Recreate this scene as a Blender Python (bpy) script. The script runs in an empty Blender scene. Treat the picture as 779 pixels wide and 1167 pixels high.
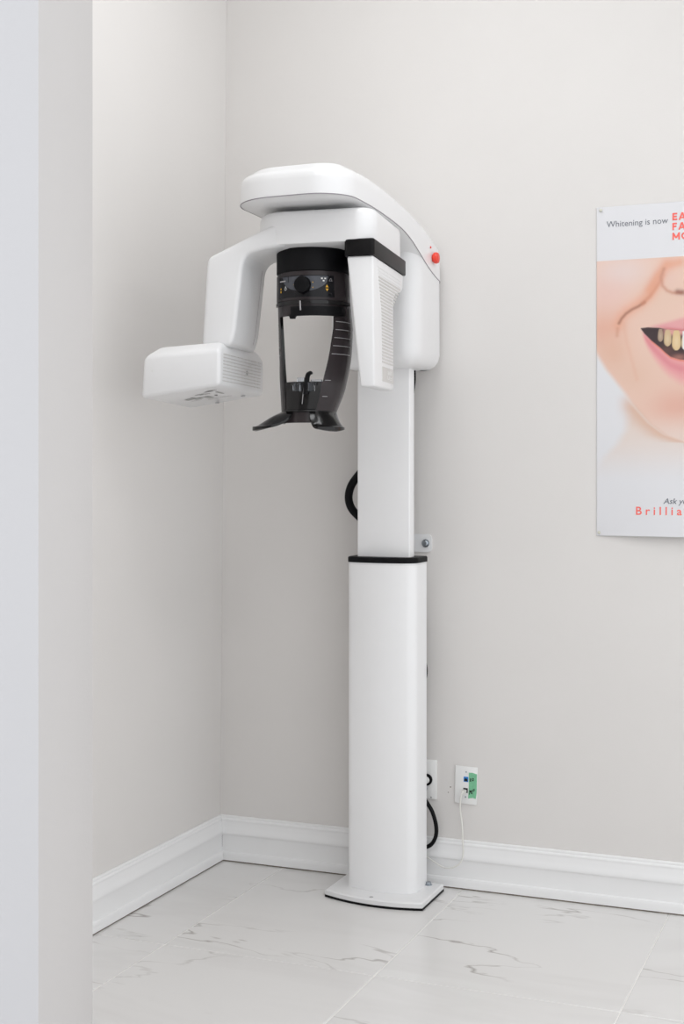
import bpy, bmesh, math, random
import numpy as np
from mathutils import Vector, Matrix
random.seed(4)
scn = bpy.context.scene
COL = scn.collection

# ------------------------------------------------------------------ camera
F_PX, HZ, CXP = 1530.0, 545.0, 389.5           # focal length and horizon in a 779x1167 frame
TH = math.radians(22.1)
CAM = Vector((2.046, -3.969, 1.26))
cam = bpy.data.cameras.new('camera')
cam.sensor_fit = 'VERTICAL'; cam.sensor_height = 36.0
cam.lens = F_PX / 1167 * 36.0
cam.shift_y = -(583.5 - HZ) / 1167
cam.clip_start = 0.05
co = bpy.data.objects.new('camera', cam); COL.objects.link(co)
co.location = CAM; co.rotation_euler = (math.radians(90), 0, TH)
scn.camera = co

# ------------------------------------------------------------------ world, light, exposure
w = bpy.data.worlds.new('world'); scn.world = w; w.use_nodes = True
w.node_tree.nodes['Background'].inputs[0].default_value = (0.965, 0.98, 1.0, 1)
w.node_tree.nodes['Background'].inputs[1].default_value = 1.37
vs = scn.view_settings
vs.view_transform = 'Standard'; vs.look = 'None'; vs.gamma = 1.0; vs.use_curve_mapping = False
vs.exposure = 0.0
CEIL = 3.30

# ------------------------------------------------------------------ helpers
def add(name, me, mat=None, parent=None, loc=None):
    o = bpy.data.objects.new(name, me); COL.objects.link(o)
    if mat is not None and me is not None and not me.materials: me.materials.append(mat)
    if parent is not None: o.parent = parent
    if loc is not None: o.location = loc
    return o
def empty(name, loc=(0, 0, 0), rz=0):
    o = bpy.data.objects.new(name, None); COL.objects.link(o)
    o.location = loc; o.rotation_euler = (0, 0, rz); o.empty_display_size = 0.05
    return o
def tag(o, label, cat, group=None):
    o['label'] = label; o['category'] = cat
    if group: o['group'] = group
    return o
def struct(o):
    o['kind'] = 'structure'; return o
def finish(bm, name, ang=32):
    bmesh.ops.recalc_face_normals(bm, faces=bm.faces)
    for f in bm.faces: f.smooth = True
    a = math.radians(ang)
    for e in bm.edges:
        if len(e.link_faces) == 2 and e.calc_face_angle(0) > a: e.smooth = False
    me = bpy.data.meshes.new(name); bm.to_mesh(me); bm.free()
    return me
def box_bm(x0, x1, y0, y1, z0, z1, bev=0, seg=2, bm=None):
    own = bm is None
    b = bmesh.new()
    bmesh.ops.create_cube(b, size=1)
    for v in b.verts:
        v.co = Vector((x0 + (v.co.x + .5) * (x1 - x0), y0 + (v.co.y + .5) * (y1 - y0), z0 + (v.co.z + .5) * (z1 - z0)))
    if bev: bmesh.ops.bevel(b, geom=b.edges[:], offset=bev, segments=seg, affect='EDGES', profile=.5)
    return b
def bx(name, mat, parent, x0, x1, y0, y1, z0, z1, bev=0, seg=2):
    return add(name, finish(box_bm(x0, x1, y0, y1, z0, z1, bev, seg), name), mat, parent)
def rrect(x0, x1, y0, y1, r, n=8):
    """counter-clockwise rounded rectangle; r = one radius or (front-left, front-right, back-right, back-left)"""
    if not isinstance(r, (tuple, list)): r = (r,) * 4
    out = []
    cs = [(x0, y0, r[0], 180), (x1, y0, r[1], 270), (x1, y1, r[2], 0), (x0, y1, r[3], 90)]
    for cx, cy, rr, a0 in cs:
        sx = 1 if cx == x0 else -1; sy = 1 if cy == y0 else -1
        if rr <= 1e-6: out.append((cx, cy)); continue
        for k in range(n + 1):
            a = math.radians(a0 + 90 * k / n)
            out.append((cx + sx * rr + rr * math.cos(a), cy + sy * rr + rr * math.sin(a)))
    return out
def resample(poly, step):
    out = []
    n = len(poly)
    for i in range(n):
        a = Vector(poly[i]); b = Vector(poly[(i + 1) % n]); L = (b - a).length
        k = max(1, int(L / step))
        for j in range(k): out.append(tuple(a + (b - a) * j / k))
    return out
def offset(poly, d):
    n = len(poly); out = []
    for i in range(n):
        p = Vector(poly[i]); a = Vector(poly[i - 1]); b = Vector(poly[(i + 1) % n])
        t1 = (p - a).normalized(); t2 = (b - p).normalized()
        n1 = Vector((-t1.y, t1.x)); n2 = Vector((-t2.y, t2.x))
        m = (n1 + n2); m = m / max(m.length, 1e-6)
        s = max(.5, m.dot(n1))
        out.append(tuple(p + m * (d / s)))
    return out
def stack(poly, layers, ang=32, name='m', caps=True):
    """layers bottom to top: (inset, z) with z a number or a function of (x, y)"""
    bm = bmesh.new(); rings = []
    for ins, z in layers:
        pl = offset(poly, ins) if ins else poly
        rings.append([bm.verts.new((x, y, z(x, y) if callable(z) else z)) for x, y in pl])
    n = len(poly)
    for r0, r1 in zip(rings, rings[1:]):
        for i in range(n):
            bm.faces.new((r0[i], r0[(i + 1) % n], r1[(i + 1) % n], r1[i]))
    if caps:
        for r in (rings[0], rings[-1]):
            f = bm.faces.new(r)
            if len(r) > 4: bmesh.ops.triangulate(bm, faces=[f])
    return finish(bm, name, ang)
def tube(pts, r, n=10, name='tube', closed=False, sub=10):
    """round tube on a Catmull-Rom path; r a number or list"""
    P = [Vector(p) for p in pts]; path = []; rad = []
    rs = r if isinstance(r, (list, tuple)) else [r] * len(P)
    for i in range(len(P) - 1):
        p0 = P[max(i - 1, 0)]; p1 = P[i]; p2 = P[i + 1]; p3 = P[min(i + 2, len(P) - 1)]
        for k in range(sub):
            t = k / sub
            path.append(.5 * ((2 * p1) + (p2 - p0) * t + (2 * p0 - 5 * p1 + 4 * p2 - p3) * t * t + (3 * p1 - p0 - 3 * p2 + p3) * t ** 3))
            rad.append(rs[i] + (rs[i + 1] - rs[i]) * t)
    path.append(P[-1]); rad.append(rs[-1])
    bm = bmesh.new(); rings = []; up = None
    for i, p in enumerate(path):
        t = (path[min(i + 1, len(path) - 1)] - path[max(i - 1, 0)]).normalized()
        if up is None: up = t.orthogonal().normalized()
        up = (up - t * up.dot(t)).normalized(); s = t.cross(up)
        rings.append([bm.verts.new(p + (up * math.cos(2 * math.pi * k / n) + s * math.sin(2 * math.pi * k / n)) * rad[i]) for k in range(n)])
    for a, b in zip(rings, rings[1:]):
        for k in range(n): bm.faces.new((a[k], a[(k + 1) % n], b[(k + 1) % n], b[k]))
    bm.faces.new(rings[0]); bm.faces.new(rings[-1])
    return finish(bm, name, 50)
def lathe(prof, M, n=24, name='lathe', ang=32):
    """prof: (radius, height) pairs; turned about local z, placed by matrix M"""
    bm = bmesh.new(); rings = []
    for r, h in prof:
        if r < 1e-6: rings.append([bm.verts.new((0, 0, h))])
        else: rings.append([bm.verts.new((r * math.cos(2 * math.pi * k / n), r * math.sin(2 * math.pi * k / n), h)) for k in range(n)])
    for a, b in zip(rings, rings[1:]):
        for k in range(n):
            if len(a) == 1 and len(b) == 1: continue
            if len(a) == 1: bm.faces.new((a[0], b[k], b[(k + 1) % n]))
            elif len(b) == 1: bm.faces.new((a[k], a[(k + 1) % n], b[0]))
            else: bm.faces.new((a[k], a[(k + 1) % n], b[(k + 1) % n], b[k]))
    bm.transform(M)
    return finish(bm, name, ang)
def axis(loc, d):
    q = Vector((0, 0, 1)).rotation_difference(Vector(d).normalized())
    return Matrix.Translation(Vector(loc)) @ q.to_matrix().to_4x4()
def interp(tab):
    xs = [a for a, _ in tab]; ys = [b for _, b in tab]
    return lambda v: float(np.interp(v, xs, ys))
def smooth_tab(tab):
    xs = [a for a, _ in tab]; ys = [b for _, b in tab]
    def g(v):
        s = 0
        for o in (-.05, -.025, 0, .025, .05): s += float(np.interp(v + o, xs, ys))
        return s / 5
    return g

# ------------------------------------------------------------------ materials
def mat(name, col, rough=.5, metal=0, coat=0, spec=.5, noise=0, nscale=60, bump=0, bscale=400, trans=0, ior=1.45, coat_r=.1):
    m = bpy.data.materials.new(name); m.use_nodes = True
    nt = m.node_tree; b = nt.nodes['Principled BSDF']
    b.inputs['Base Color'].default_value = (*col, 1); b.inputs['Roughness'].default_value = rough
    b.inputs['Metallic'].default_value = metal; b.inputs['Coat Weight'].default_value = coat
    b.inputs['Coat Roughness'].default_value = coat_r
    b.inputs['Specular IOR Level'].default_value = spec
    b.inputs['Transmission Weight'].default_value = trans; b.inputs['IOR'].default_value = ior
    tc = nt.nodes.new('ShaderNodeTexCoord')
    if noise:
        n = nt.nodes.new('ShaderNodeTexNoise'); n.inputs['Scale'].default_value = nscale; n.inputs['Detail'].default_value = 4
        nt.links.new(tc.outputs['Object'], n.inputs['Vector'])
        r = nt.nodes.new('ShaderNodeValToRGB')
        r.color_ramp.elements[0].color = (*[c * (1 - noise) for c in col], 1); r.color_ramp.elements[0].position = .3
        r.color_ramp.elements[1].color = (*[min(1, c * (1 + noise)) for c in col], 1); r.color_ramp.elements[1].position = .7
        nt.links.new(n.outputs['Fac'], r.inputs[0]); nt.links.new(r.outputs[0], b.inputs['Base Color'])
    if bump:
        n = nt.nodes.new('ShaderNodeTexNoise'); n.inputs['Scale'].default_value = bscale; n.inputs['Detail'].default_value = 3
        nt.links.new(tc.outputs['Object'], n.inputs['Vector'])
        bp = nt.nodes.new('ShaderNodeBump'); bp.inputs['Strength'].default_value = bump; bp.inputs['Distance'].default_value = .002
        nt.links.new(n.outputs['Fac'], bp.inputs['Height']); nt.links.new(bp.outputs[0], b.inputs['Normal'])
    return m
M_WALL = mat('wall_paint', (.738, .716, .697), .55, noise=.008, nscale=3, bump=.12, bscale=260, spec=.3)
M_HALL = mat('hall_face_cool_lit', (.555, .553, .568), .55, noise=.008, nscale=3, bump=.1, bscale=260, spec=.3)
M_JAMB = mat('jamb_face_warm_lit', (.535, .518, .510), .55, noise=.008, nscale=3, bump=.1, bscale=260, spec=.3)
M_CEIL = mat('ceiling_paint', (.85, .85, .84), .8, noise=.01, bump=.1)
M_TRIM = mat('trim_gloss_white', (.855, .855, .855), .3, noise=.006, nscale=8, bump=.02, bscale=40)
M_CAULK = mat('dark_joint', (.22, .19, .155), .8, noise=.3, nscale=80)
M_WHITE = mat('white_plastic', (.80, .80, .805), .28, coat=.25, noise=.004, nscale=20)
M_COLUMN = mat('white_powder_coat', (.875, .875, .88), .38, noise=.004, nscale=20)
M_SATIN = mat('satin_white_plastic', (.80, .80, .805), .42, noise=.004, nscale=20)
M_GREY = mat('pale_grey_plastic', (.42, .42, .43), .45, noise=.02)
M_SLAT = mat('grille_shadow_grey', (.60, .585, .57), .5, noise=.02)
M_SEAM = mat('seam_grey', (.30, .28, .30), .6, noise=.03)
M_BLACK = mat('black_rubber', (.004, .004, .005), .5, noise=.15, nscale=200, spec=.18)
M_BGLOSS = mat('black_gloss_plastic', (.005, .0045, .005), .14, spec=.5, noise=.1, nscale=60)
M_SMOKE = mat('smoked_plastic', (.034, .027, .029), .26, spec=.4, noise=.08, nscale=30)
M_COLLAR = mat('black_satin_collar', (.006, .0055, .006), .42, noise=.3, nscale=50, spec=.2)
M_PANEL = mat('panel_black_glass', (.007, .007, .009), .2, spec=.3, noise=.1)
M_PANELG = mat('panel_slate', (.065, .070, .085), .25, noise=.05)
M_ORANGE = mat('amber_print', (.75, .42, .03), .5, noise=.05)
M_PRINTW = mat('white_print', (.75, .75, .74), .5, noise=.02)
M_PRINTD = mat('dark_print', (.06, .055, .06), .6, noise=.1)
M_PRINTM = mat('grey_print', (.42, .42, .41), .6, noise=.05)
M_LINE = mat('line_print', (.42, .41, .42), .5, noise=.03)
M_RED = mat('red_plastic', (.80, .05, .025), .3, coat=.2, noise=.03)
M_STEEL = mat('zinc_steel', (.42, .46, .50), .28, metal=1, noise=.1, nscale=90)
M_CLEAR = mat('clear_acrylic', (.86, .91, .98), .06, trans=1, noise=.01)
M_PLATE = mat('outlet_plastic', (.84, .84, .83), .3, noise=.006, nscale=30)
M_BLUE = mat('blue_jack', (.025, .22, .62), .35, noise=.05)
M_TAPE = mat('green_tape', (.20, .52, .31), .6, noise=.08, nscale=150, bump=.1)
M_INK = mat('marker_ink', (.012, .014, .012), .6, noise=.1)
M_CABLEW = mat('white_cable', (.76, .75, .71), .4, noise=.02)
M_PAPERPIN = mat('pin_plastic', (.62, .61, .53), .4, noise=.03)
M_TXTG = mat('grey_ink', (.17, .18, .21), .6, noise=.02)
M_TXTR = mat('red_ink', (.93, .17, .14), .6, noise=.02)
M_GROUT = mat('grout', (.82, .81, .785), .8, noise=.03, nscale=200)

def marble():
    m = bpy.data.materials.new('marble_tile'); m.use_nodes = True
    nt = m.node_tree; N = nt.nodes; L = nt.links; b = N['Principled BSDF']
    tc = N.new('ShaderNodeTexCoord'); oi = N.new('ShaderNodeObjectInfo')
    mul = N.new('ShaderNodeMath'); mul.operation = 'MULTIPLY'; mul.inputs[1].default_value = 37.0
    L.new(oi.outputs['Random'], mul.inputs[0])
    cmb = N.new('ShaderNodeCombineXYZ'); L.new(mul.outputs[0], cmb.inputs[0]); L.new(mul.outputs[0], cmb.inputs[2])
    av = N.new('ShaderNodeVectorMath'); av.operation = 'ADD'
    L.new(tc.outputs['Object'], av.inputs[0]); L.new(cmb.outputs[0], av.inputs[1])
    mp = N.new('ShaderNodeMapping'); mp.inputs['Rotation'].default_value = (0, 0, math.radians(38)); mp.inputs['Scale'].default_value = (.55, 2.0, 1)
    L.new(av.outputs[0], mp.inputs['Vector'])
    def vein(scale, lo, hi, detail, dist):
        n = N.new('ShaderNodeTexNoise'); n.inputs['Scale'].default_value = scale; n.inputs['Detail'].default_value = detail
        n.inputs['Roughness'].default_value = .58; n.inputs['Distortion'].default_value = dist
        L.new(mp.outputs[0], n.inputs['Vector'])
        s = N.new('ShaderNodeMath'); s.operation = 'SUBTRACT'; s.inputs[1].default_value = .5; L.new(n.outputs['Fac'], s.inputs[0])
        a = N.new('ShaderNodeMath'); a.operation = 'ABSOLUTE'; L.new(s.outputs[0], a.inputs[0])
        mr = N.new('ShaderNodeMapRange'); mr.inputs['From Min'].default_value = lo; mr.inputs['From Max'].default_value = hi
        mr.inputs['To Min'].default_value = 1; mr.inputs['To Max'].default_value = 0
        L.new(a.outputs[0], mr.inputs['Value']); return mr.outputs[0]
    v1 = vein(1.35, 0.0, .009, 5, .35); v2 = vein(1.1, 0.0, .07, 4, .6)
    msk = N.new('ShaderNodeTexNoise'); msk.inputs['Scale'].default_value = 3.2; msk.inputs['Detail'].default_value = 2
    L.new(av.outputs[0], msk.inputs['Vector'])
    mk = N.new('ShaderNodeMapRange'); mk.inputs['From Min'].default_value = .43; mk.inputs['From Max'].default_value = .64
    L.new(msk.outputs['Fac'], mk.inputs['Value'])
    m1 = N.new('ShaderNodeMath'); m1.operation = 'MULTIPLY'; L.new(v1, m1.inputs[0]); L.new(mk.outputs[0], m1.inputs[1])
    m1b = N.new('ShaderNodeMath'); m1b.operation = 'MULTIPLY'; m1b.inputs[1].default_value = .70; L.new(m1.outputs[0], m1b.inputs[0])
    m2 = N.new('ShaderNodeMath'); m2.operation = 'MULTIPLY'; m2.inputs[1].default_value = .16; L.new(v2, m2.inputs[0])
    c1 = N.new('ShaderNodeMix'); c1.data_type = 'RGBA'
    c1.inputs['A'].default_value = (.745, .735, .725, 1); c1.inputs['B'].default_value = (.56, .54, .53, 1); L.new(m2.outputs[0], c1.inputs['Factor'])
    c2 = N.new('ShaderNodeMix'); c2.data_type = 'RGBA'; c2.inputs['B'].default_value = (.27, .24, .22, 1)
    L.new(c1.outputs['Result'], c2.inputs['A']); L.new(m1b.outputs[0], c2.inputs['Factor'])
    L.new(c2.outputs['Result'], b.inputs['Base Color'])
    b.inputs['Roughness'].default_value = .22; b.inputs['Specular IOR Level'].default_value = .45
    return m
M_MARBLE = marble()

def emis(name, col, s):
    m = bpy.data.materials.new(name); m.use_nodes = True
    b = m.node_tree.nodes['Principled BSDF']
    b.inputs['Base Color'].default_value = (.9, .9, .9, 1)
    b.inputs['Emission Color'].default_value = (*col, 1); b.inputs['Emission Strength'].default_value = s
    return m
M_DIFF = emis('fill_diffuser', (1, .975, .94), 1.0)

# ------------------------------------------------------------------ room shell
RX = 4.2; PY = -2.585; PT = .123          # room width; partition front face; partition thickness
LEAN = .0088                              # the corner is slightly out of plumb
def quad_slab(name, pts_in, pts_out, m):
    bm = bmesh.new()
    a = [bm.verts.new(p) for p in pts_in]; b = [bm.verts.new(p) for p in pts_out]; n = len(a)
    bm.faces.new(a); bm.faces.new(b)
    for i in range(n): bm.faces.new((a[i], a[(i + 1) % n], b[(i + 1) % n], b[i]))
    return struct(add(name, finish(bm, name), m))
floor = struct(bx('floor', M_GROUT, None, -.12, RX, -5.2, .12, -.06, -.0016))
ceiling = struct(bx('ceiling', M_CEIL, None, -.12, RX, PY, .12, CEIL, CEIL + .1))
wall_back = struct(bx('wall_back', M_WALL, None, -.12, RX, 0, .12, -.002, CEIL))
lx = lambda z: LEAN * (z - .15)
wall_left = quad_slab('wall_left', [(lx(0), PY, 0), (lx(0), -.0005, 0), (lx(CEIL), -.0005, CEIL), (lx(CEIL), PY, CEIL)],
                      [(-.12, PY, 0), (-.12, -.0005, 0), (-.12, -.0005, CEIL), (-.12, PY, CEIL)], M_WALL)
# partition with the opening the picture is taken through: its end is the pale strip at the left
EDGE = 1.083
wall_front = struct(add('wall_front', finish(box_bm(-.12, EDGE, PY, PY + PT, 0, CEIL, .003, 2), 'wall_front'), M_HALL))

wall_front.data.materials.append(M_JAMB)                 # one wall; the cooler light on its hall side is put into the colours
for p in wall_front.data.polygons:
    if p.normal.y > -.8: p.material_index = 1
# floor tiles 0.61 x 1.22 m
def tile_mesh(wx, wy):
    return finish(box_bm(0, wx, 0, wy, -.008, 0, .0012, 1), 'tile', 20)
XJ = [-.375, .236, .842, 1.462, 2.072, 2.682, 3.292, 3.9]
YJ = [-.786 - 1.22 * 3, -.786 - 1.22 * 2, -.786 - 1.22, -.786, -.012]
G = .0017
for j in range(len(YJ) - 1):
    for i in range(len(XJ) - 1):
        x0, x1, y0, y1 = max(XJ[i], .012), XJ[i + 1], YJ[j], YJ[j + 1]
        t = add('tile', tile_mesh(x1 - x0 - 2 * G, y1 - y0 - 2 * G), M_MARBLE, floor, (x0 + G, y0 + G, 0))

# baseboards
PROF = [(0, .148), (.0055, .148), (.0075, .145), (.0075, .1395), (.010, .1375), (.0115, .134), (.0105, .130), (.0112, .126), (.0125, .117),
        (.0155, .106), (.0178, .099), (.0185, .094), (.0178, .0895), (.0150, .0880), (.0142, .085), (.0142, .037), (.0150, .0335), (.0185, .0315), (.0205, .028), (.0210, .022), (.0215, .0045), (0, .0045)]
def baseboard(name, along, parent=None):
    bm = bmesh.new(); rings = []
    for f in along: rings.append([bm.verts.new(f(d, z)) for d, z in PROF])
    n = len(PROF)
    for a, b in zip(rings, rings[1:]):
        for k in range(n): bm.faces.new((a[k], a[(k + 1) % n], b[(k + 1) % n], b[k]))
    bm.faces.new(rings[0]); bm.faces.new(rings[-1])
    return struct(add(name, finish(bm, name, 28), M_TRIM))
bb = baseboard('baseboard_back', [lambda d, z: (d + .0002, -d, z), lambda d, z: (RX, -d, z)])
bl = baseboard('baseboard_left', [lambda d, z: (d, -d - .0002, z), lambda d, z: (d, PY + PT + .001, z)])
bx('floor_joint', M_CAULK, bb, .018, RX, -.019, -.004, .0002, .0046)
bx('floor_joint', M_CAULK, bl, .004, .019, PY + PT + .001, -.019, .0002, .0046)
bx('corner_joint', M_SEAM, bl, .0137, .0146, -.0152, -.0142, .045, .084)

# wall marks
for x, z, r in ((.796, .306, .0022), (.789, .289, .0016)):
    add('nail_hole', lathe([(0, 0), (r, 0), (r, .0006), (0, .0006)], axis((x, .0001, z), (0, -1, 0)), 10), M_CAULK, wall_back)

# unseen panels added to give the soft light of a bright ceiling
def fill_panel(loc, sx, sy, watts, label, col=(.955, .98, 1), spread=180):
    t = tag(empty('added_ceiling_panel', loc), label, 'lamp')
    o = .03
    for (x0, x1, y0, y1) in ((-sx/2-o, -sx/2, -sy/2-o, sy/2+o), (sx/2, sx/2+o, -sy/2-o, sy/2+o), (-sx/2, sx/2, -sy/2-o, -sy/2), (-sx/2, sx/2, sy/2, sy/2+o)):
        bx('frame', M_TRIM, t, x0, x1, y0, y1, -.03, 0, .002, 1)
    bx('diffuser', M_DIFF, t, -sx/2, sx/2, -sy/2, sy/2, -.012, -.002)
    ld = bpy.data.lights.new('panel_light', 'AREA'); ld.shape = 'RECTANGLE'; ld.size = sx; ld.size_y = sy
    ld.energy = watts; ld.color = col; ld.spread = math.radians(spread)
    lo = bpy.data.objects.new('panel_light', ld); COL.objects.link(lo); lo.parent = t; lo.location = (0, 0, -.014)
    return t
for px_, py_, pw_, lab in ((.85, -1.0, 7.0, 'added square ceiling light panel, out of view, nearest the corner above the machine'), (2.8, -1.35, 3.6, 'added square ceiling light panel, out of view, by the back wall, away from the corner'),
                      (1.0, -2.0, 5.5, 'added square ceiling light panel, out of view, by the left wall near the partition'), (2.6, -2.0, 6.0, 'added square ceiling light panel, out of view, near the partition, away from the corner')):
    fill_panel((px_, py_, CEIL), .6, .6, pw_, lab)

# ------------------------------------------------------------------ x-ray machine
XC = .634
mach = tag(empty('dental_xray_machine', (XC, -.16, 0)), 'white panoramic dental x-ray machine on a tall column in the room corner', 'x-ray machine')
ORG = Vector((XC, -.16, 0))
def mk(name, me, m, parent=None):
    """mesh given in room coordinates, hung under the machine"""
    me.transform(Matrix.Translation(-ORG))
    p = parent or mach
    return add(name, me, m, p)
def mbx(name, m, parent, *a, **k):
    return mk(name, finish(box_bm(*a, **k), name), m, parent)

# base plate
def base_outline(g=0):
    p = [(.792, -.058), (.478, -.058), (.478, -.242)]
    n = 14
    for k in range(1, n):
        t = k / n; p.append((.478 + (.792 - .478) * t, -.242 - .018 * t - .030 * 4 * t * (1 - t)))
    p.append((.792, -.260))
    return p
bo = resample(base_outline(), .03)
pl = mk('base_plate', stack(bo, [(0, .007), (0, .019), (.004, .0225)], name='base_plate'), M_WHITE)
mk('gasket', stack(bo, [(-.001, .0003), (-.001, .0069)], name='gasket'), M_BLACK, pl)
def bolt(name, loc, d, r, parent, m=M_STEEL):
    o = mk(name, lathe([(0, 0), (r * 1.5, 0), (r * 1.5, .0018), (r * 1.05, .0022), (r * 1.05, .0022 + r * .8), (r * .8, .0022 + r), (0, .0022 + r)], axis(loc, d), 12), m, parent)
    return o
bolt('bolt', (.753, -.085, .0226), (0, 0, 1), .0075, pl)
bolt('bolt', (.515, -.085, .0226), (0, 0, 1), .0075, pl)
mk('screw_plug', lathe([(0, 0), (.006, 0), (.006, .0008), (0, .0008)], axis((.634, -.262, .0226), (0, 0, 1)), 14), M_GREY, pl)

# lower column
def col_outline(x0, x1, yf, bulge, rf, yb):
    """bowed front with rounded front corners, counter-clockwise"""
    pts = []
    n = 16
    base = rrect(x0, x1, yf, yb, (rf * .5, rf, .006, .006), 8)
    base = resample(base, .012)
    out = []
    for x, y in base:
        t = (x - x0) / (x1 - x0)
        k = max(0, min(1, (yb - y) / (yb - yf)))
        out.append((x, y - bulge * 4 * t * (1 - t) * (k ** 3)))
    return out
lc = col_outline(.529, .745, -.188, .022, .026, -.075)
LZ = 1.006
lower = mk('lower_column', stack(lc, [(0, .0226), (0, LZ)], name='lower_column', ang=40), M_COLUMN)
mk('column_cap', stack(offset(lc, -.0025), [(.0005, LZ), (0, LZ + .003), (0, LZ + .014), (.003, LZ + .017)], name='column_cap', ang=40), M_BLACK)
mk('cap_lip', stack(offset(lc, -.001), [(0, LZ - .006), (0, LZ)], name='cap_lip', ang=40), M_WHITE, lower)
# upper column
uc = rrect(.554, .721, -.170, -.124, (.003, .003, .004, .004), 3)
upper = mk('upper_column', stack(uc, [(0, LZ + .0155), (0, 1.80)], name='upper_column'), M_COLUMN)
mk('column_rail', stack(rrect(.575, .700, -.124, -.078, .004, 3), [(0, LZ + .0155), (0, 1.80)], name='column_rail'), M_GREY, upper)

# wall bracket with bolt
br = mk('wall_bracket', stack([(x, z) for x, z in rrect(.560, .736, 1.030, 1.086, (0, .012, .012, 0), 3)], [(0, 0), (0, .005)], name='wall_bracket'), M_WHITE)
for v in br.data.vertices:
    x, z, h = v.co.x + ORG.x, v.co.y + ORG.y, v.co.z
    v.co = Vector((x, -.0005 - h, z)) - ORG
mbx('bracket_arm', M_WHITE, br, .60, .66, -.078, -.0055, 1.034, 1.082)
bolt('bolt', (.717, -.0057, 1.058), (0, -1, 0), .0085, br)

# rear carriage box
cb = resample(rrect(.492, .776, -.262, -.022, (.045, .06, .03, .03), 8), .02)
carriage = mk('carriage_housing', stack(cb, [(.05, 1.588), (.03, 1.592), (.014, 1.602), (.004, 1.617), (0, 1.635), (.001, 1.935)], name='carriage_housing', ang=50), M_WHITE)

# overhead arm: height of lower and upper edge along its length
zlo = smooth_tab([(-.85, 1.982), (-.70, 1.984), (-.59, 1.982), (-.43, 1.971), (-.34, 1.958), (-.25, 1.928), (-.16, 1.890), (-.05, 1.862), (0, 1.855)])
zhi = smooth_tab([(-.85, 2.052), (-.78, 2.057), (-.69, 2.063), (-.6, 2.062), (-.5, 2.055), (-.39, 2.043), (-.28, 2.030), (-.16, 2.012), (-.06, 1.982), (0, 1.955)])
ao = resample(rrect(.440, .776, -.845, -.018, (.14, .10, .03, .03), 14), .022)
def hz_(k, dz=0): return lambda x, y: zlo(y) + (zhi(y) - zlo(y)) * k + dz
arm_layers = [(.088, hz_(0, -.007)), (.05, hz_(0, -.006)), (.006, hz_(0, -.003)), (.0025, hz_(0, -.0005)), (0, hz_(0, .0015)), (.001, hz_(.6)), (.003, hz_(.78)), (.009, hz_(.91)), (.018, hz_(.985)),
              (.028, hz_(1, .002)), (.034, hz_(1, .008)), (.046, hz_(1, .014)), (.068, hz_(1, .0175)), (.09, hz_(1, .0185))]
arm = mk('overhead_arm', stack(ao, arm_layers, name='overhead_arm', ang=40), M_WHITE)
mk('arm_seam', stack(ao, [(.0005, hz_(0, -.0014)), (-.0006, hz_(0, -.0010)), (-.0006, hz_(0, .0010)), (.0005, hz_(0, .0014))], name='arm_seam', caps=False), M_SEAM, arm)
# stop button on the side of the arm
eb = mk('stop_button_base', lathe([(0, 0), (.021, 0), (.021, .004), (.018, .006), (0, .006)], axis((.7665, -.112, 1.924), (1, 0, 0)), 24), M_WHITE, arm)
mk('stop_button', lathe([(0, .006), (.011, .006), (.011, .012), (.0165, .014), (.0175, .020), (.0155, .026), (.010, .0285), (0, .029)], axis((.7665, -.112, 1.924), (1, 0, 0)), 24), M_RED, arm)
mk('indicator', lathe([(0, 0), (.004, 0), (.003, .002), (0, .002)], axis((.7758, -.135, 1.953), (1, 0, 0)), 10), M_RED, arm)

# rotating gantry: local frame u (right), v (back), turned by 7 degrees
GA = Vector((.59, -.62, 0)); GR = math.radians(7)
GM = Matrix.Translation(GA) @ Matrix.Rotation(GR, 4, 'Z')
def gk(name, me, m, parent=None):
    me.transform(GM); return mk(name, me, m, parent)
def gextr(poly, w0, w1, plane, name, bev=0, seg=3, ang=32, fn=None):
    """polygon in (u,z) pushed along v, or in (v,z) pushed along u"""
    bm = bmesh.new()
    def P(a, z, w): return (a, w, z) if plane == 'uz' else (w, a, z)
    A = [bm.verts.new(P(a, z, w0)) for a, z in poly]; B = [bm.verts.new(P(a, z, w1)) for a, z in poly]
    n = len(poly)
    bm.faces.new(A); bm.faces.new(B)
    for i in range(n): bm.faces.new((A[i], A[(i + 1) % n], B[(i + 1) % n], B[i]))
    if fn:
        for v in bm.verts: v.co = Vector(fn(*v.co))
    bmesh.ops.recalc_face_normals(bm, faces=bm.faces)
    if bev:
        es = [e for e in bm.edges if e.calc_face_angle(0) > .45]
        bmesh.ops.bevel(bm, geom=es, offset=bev, segments=seg, affect='EDGES', profile=.5)
    return finish(bm, name, ang)
bo2 = resample(rrect(-.120, .212, -.135, .200, (.09, .05, .02, .07), 10), .02)
beam = gk('rotating_beam', stack(bo2, [(.012, 1.872), (.002, 1.876), (0, 1.884), (0, 1.948), (.003, 1.957), (.010, 1.963), (.04, 1.965)], name='rotating_beam', ang=45), M_WHITE)
# swivel between beam and arm
gk('swivel', lathe([(0, 1.95), (.11, 1.95), (.11, 1.985), (0, 1.985)], Matrix.Translation((.02, .05, 0)), 32), M_GREY, beam)
# shoulder and neck of the tube arm
neck_poly = [(-.02, 1.872), (-.085, 1.866), (-.128, 1.856), (-.142, 1.842), (-.147, 1.82), (-.157, 1.73), (-.166, 1.655), (-.172, 1.630), (-.178, 1.612), (-.262, 1.612),
             (-.250, 1.80), (-.247, 1.842), (-.238, 1.853), (-.115, 1.907), (-.06, 1.93), (-.02, 1.945)]
neck = gk('tube_arm', gextr(neck_poly, -.132, .070, 'uz', 'tube_arm', .012, 3, 40), M_WHITE)
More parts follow.
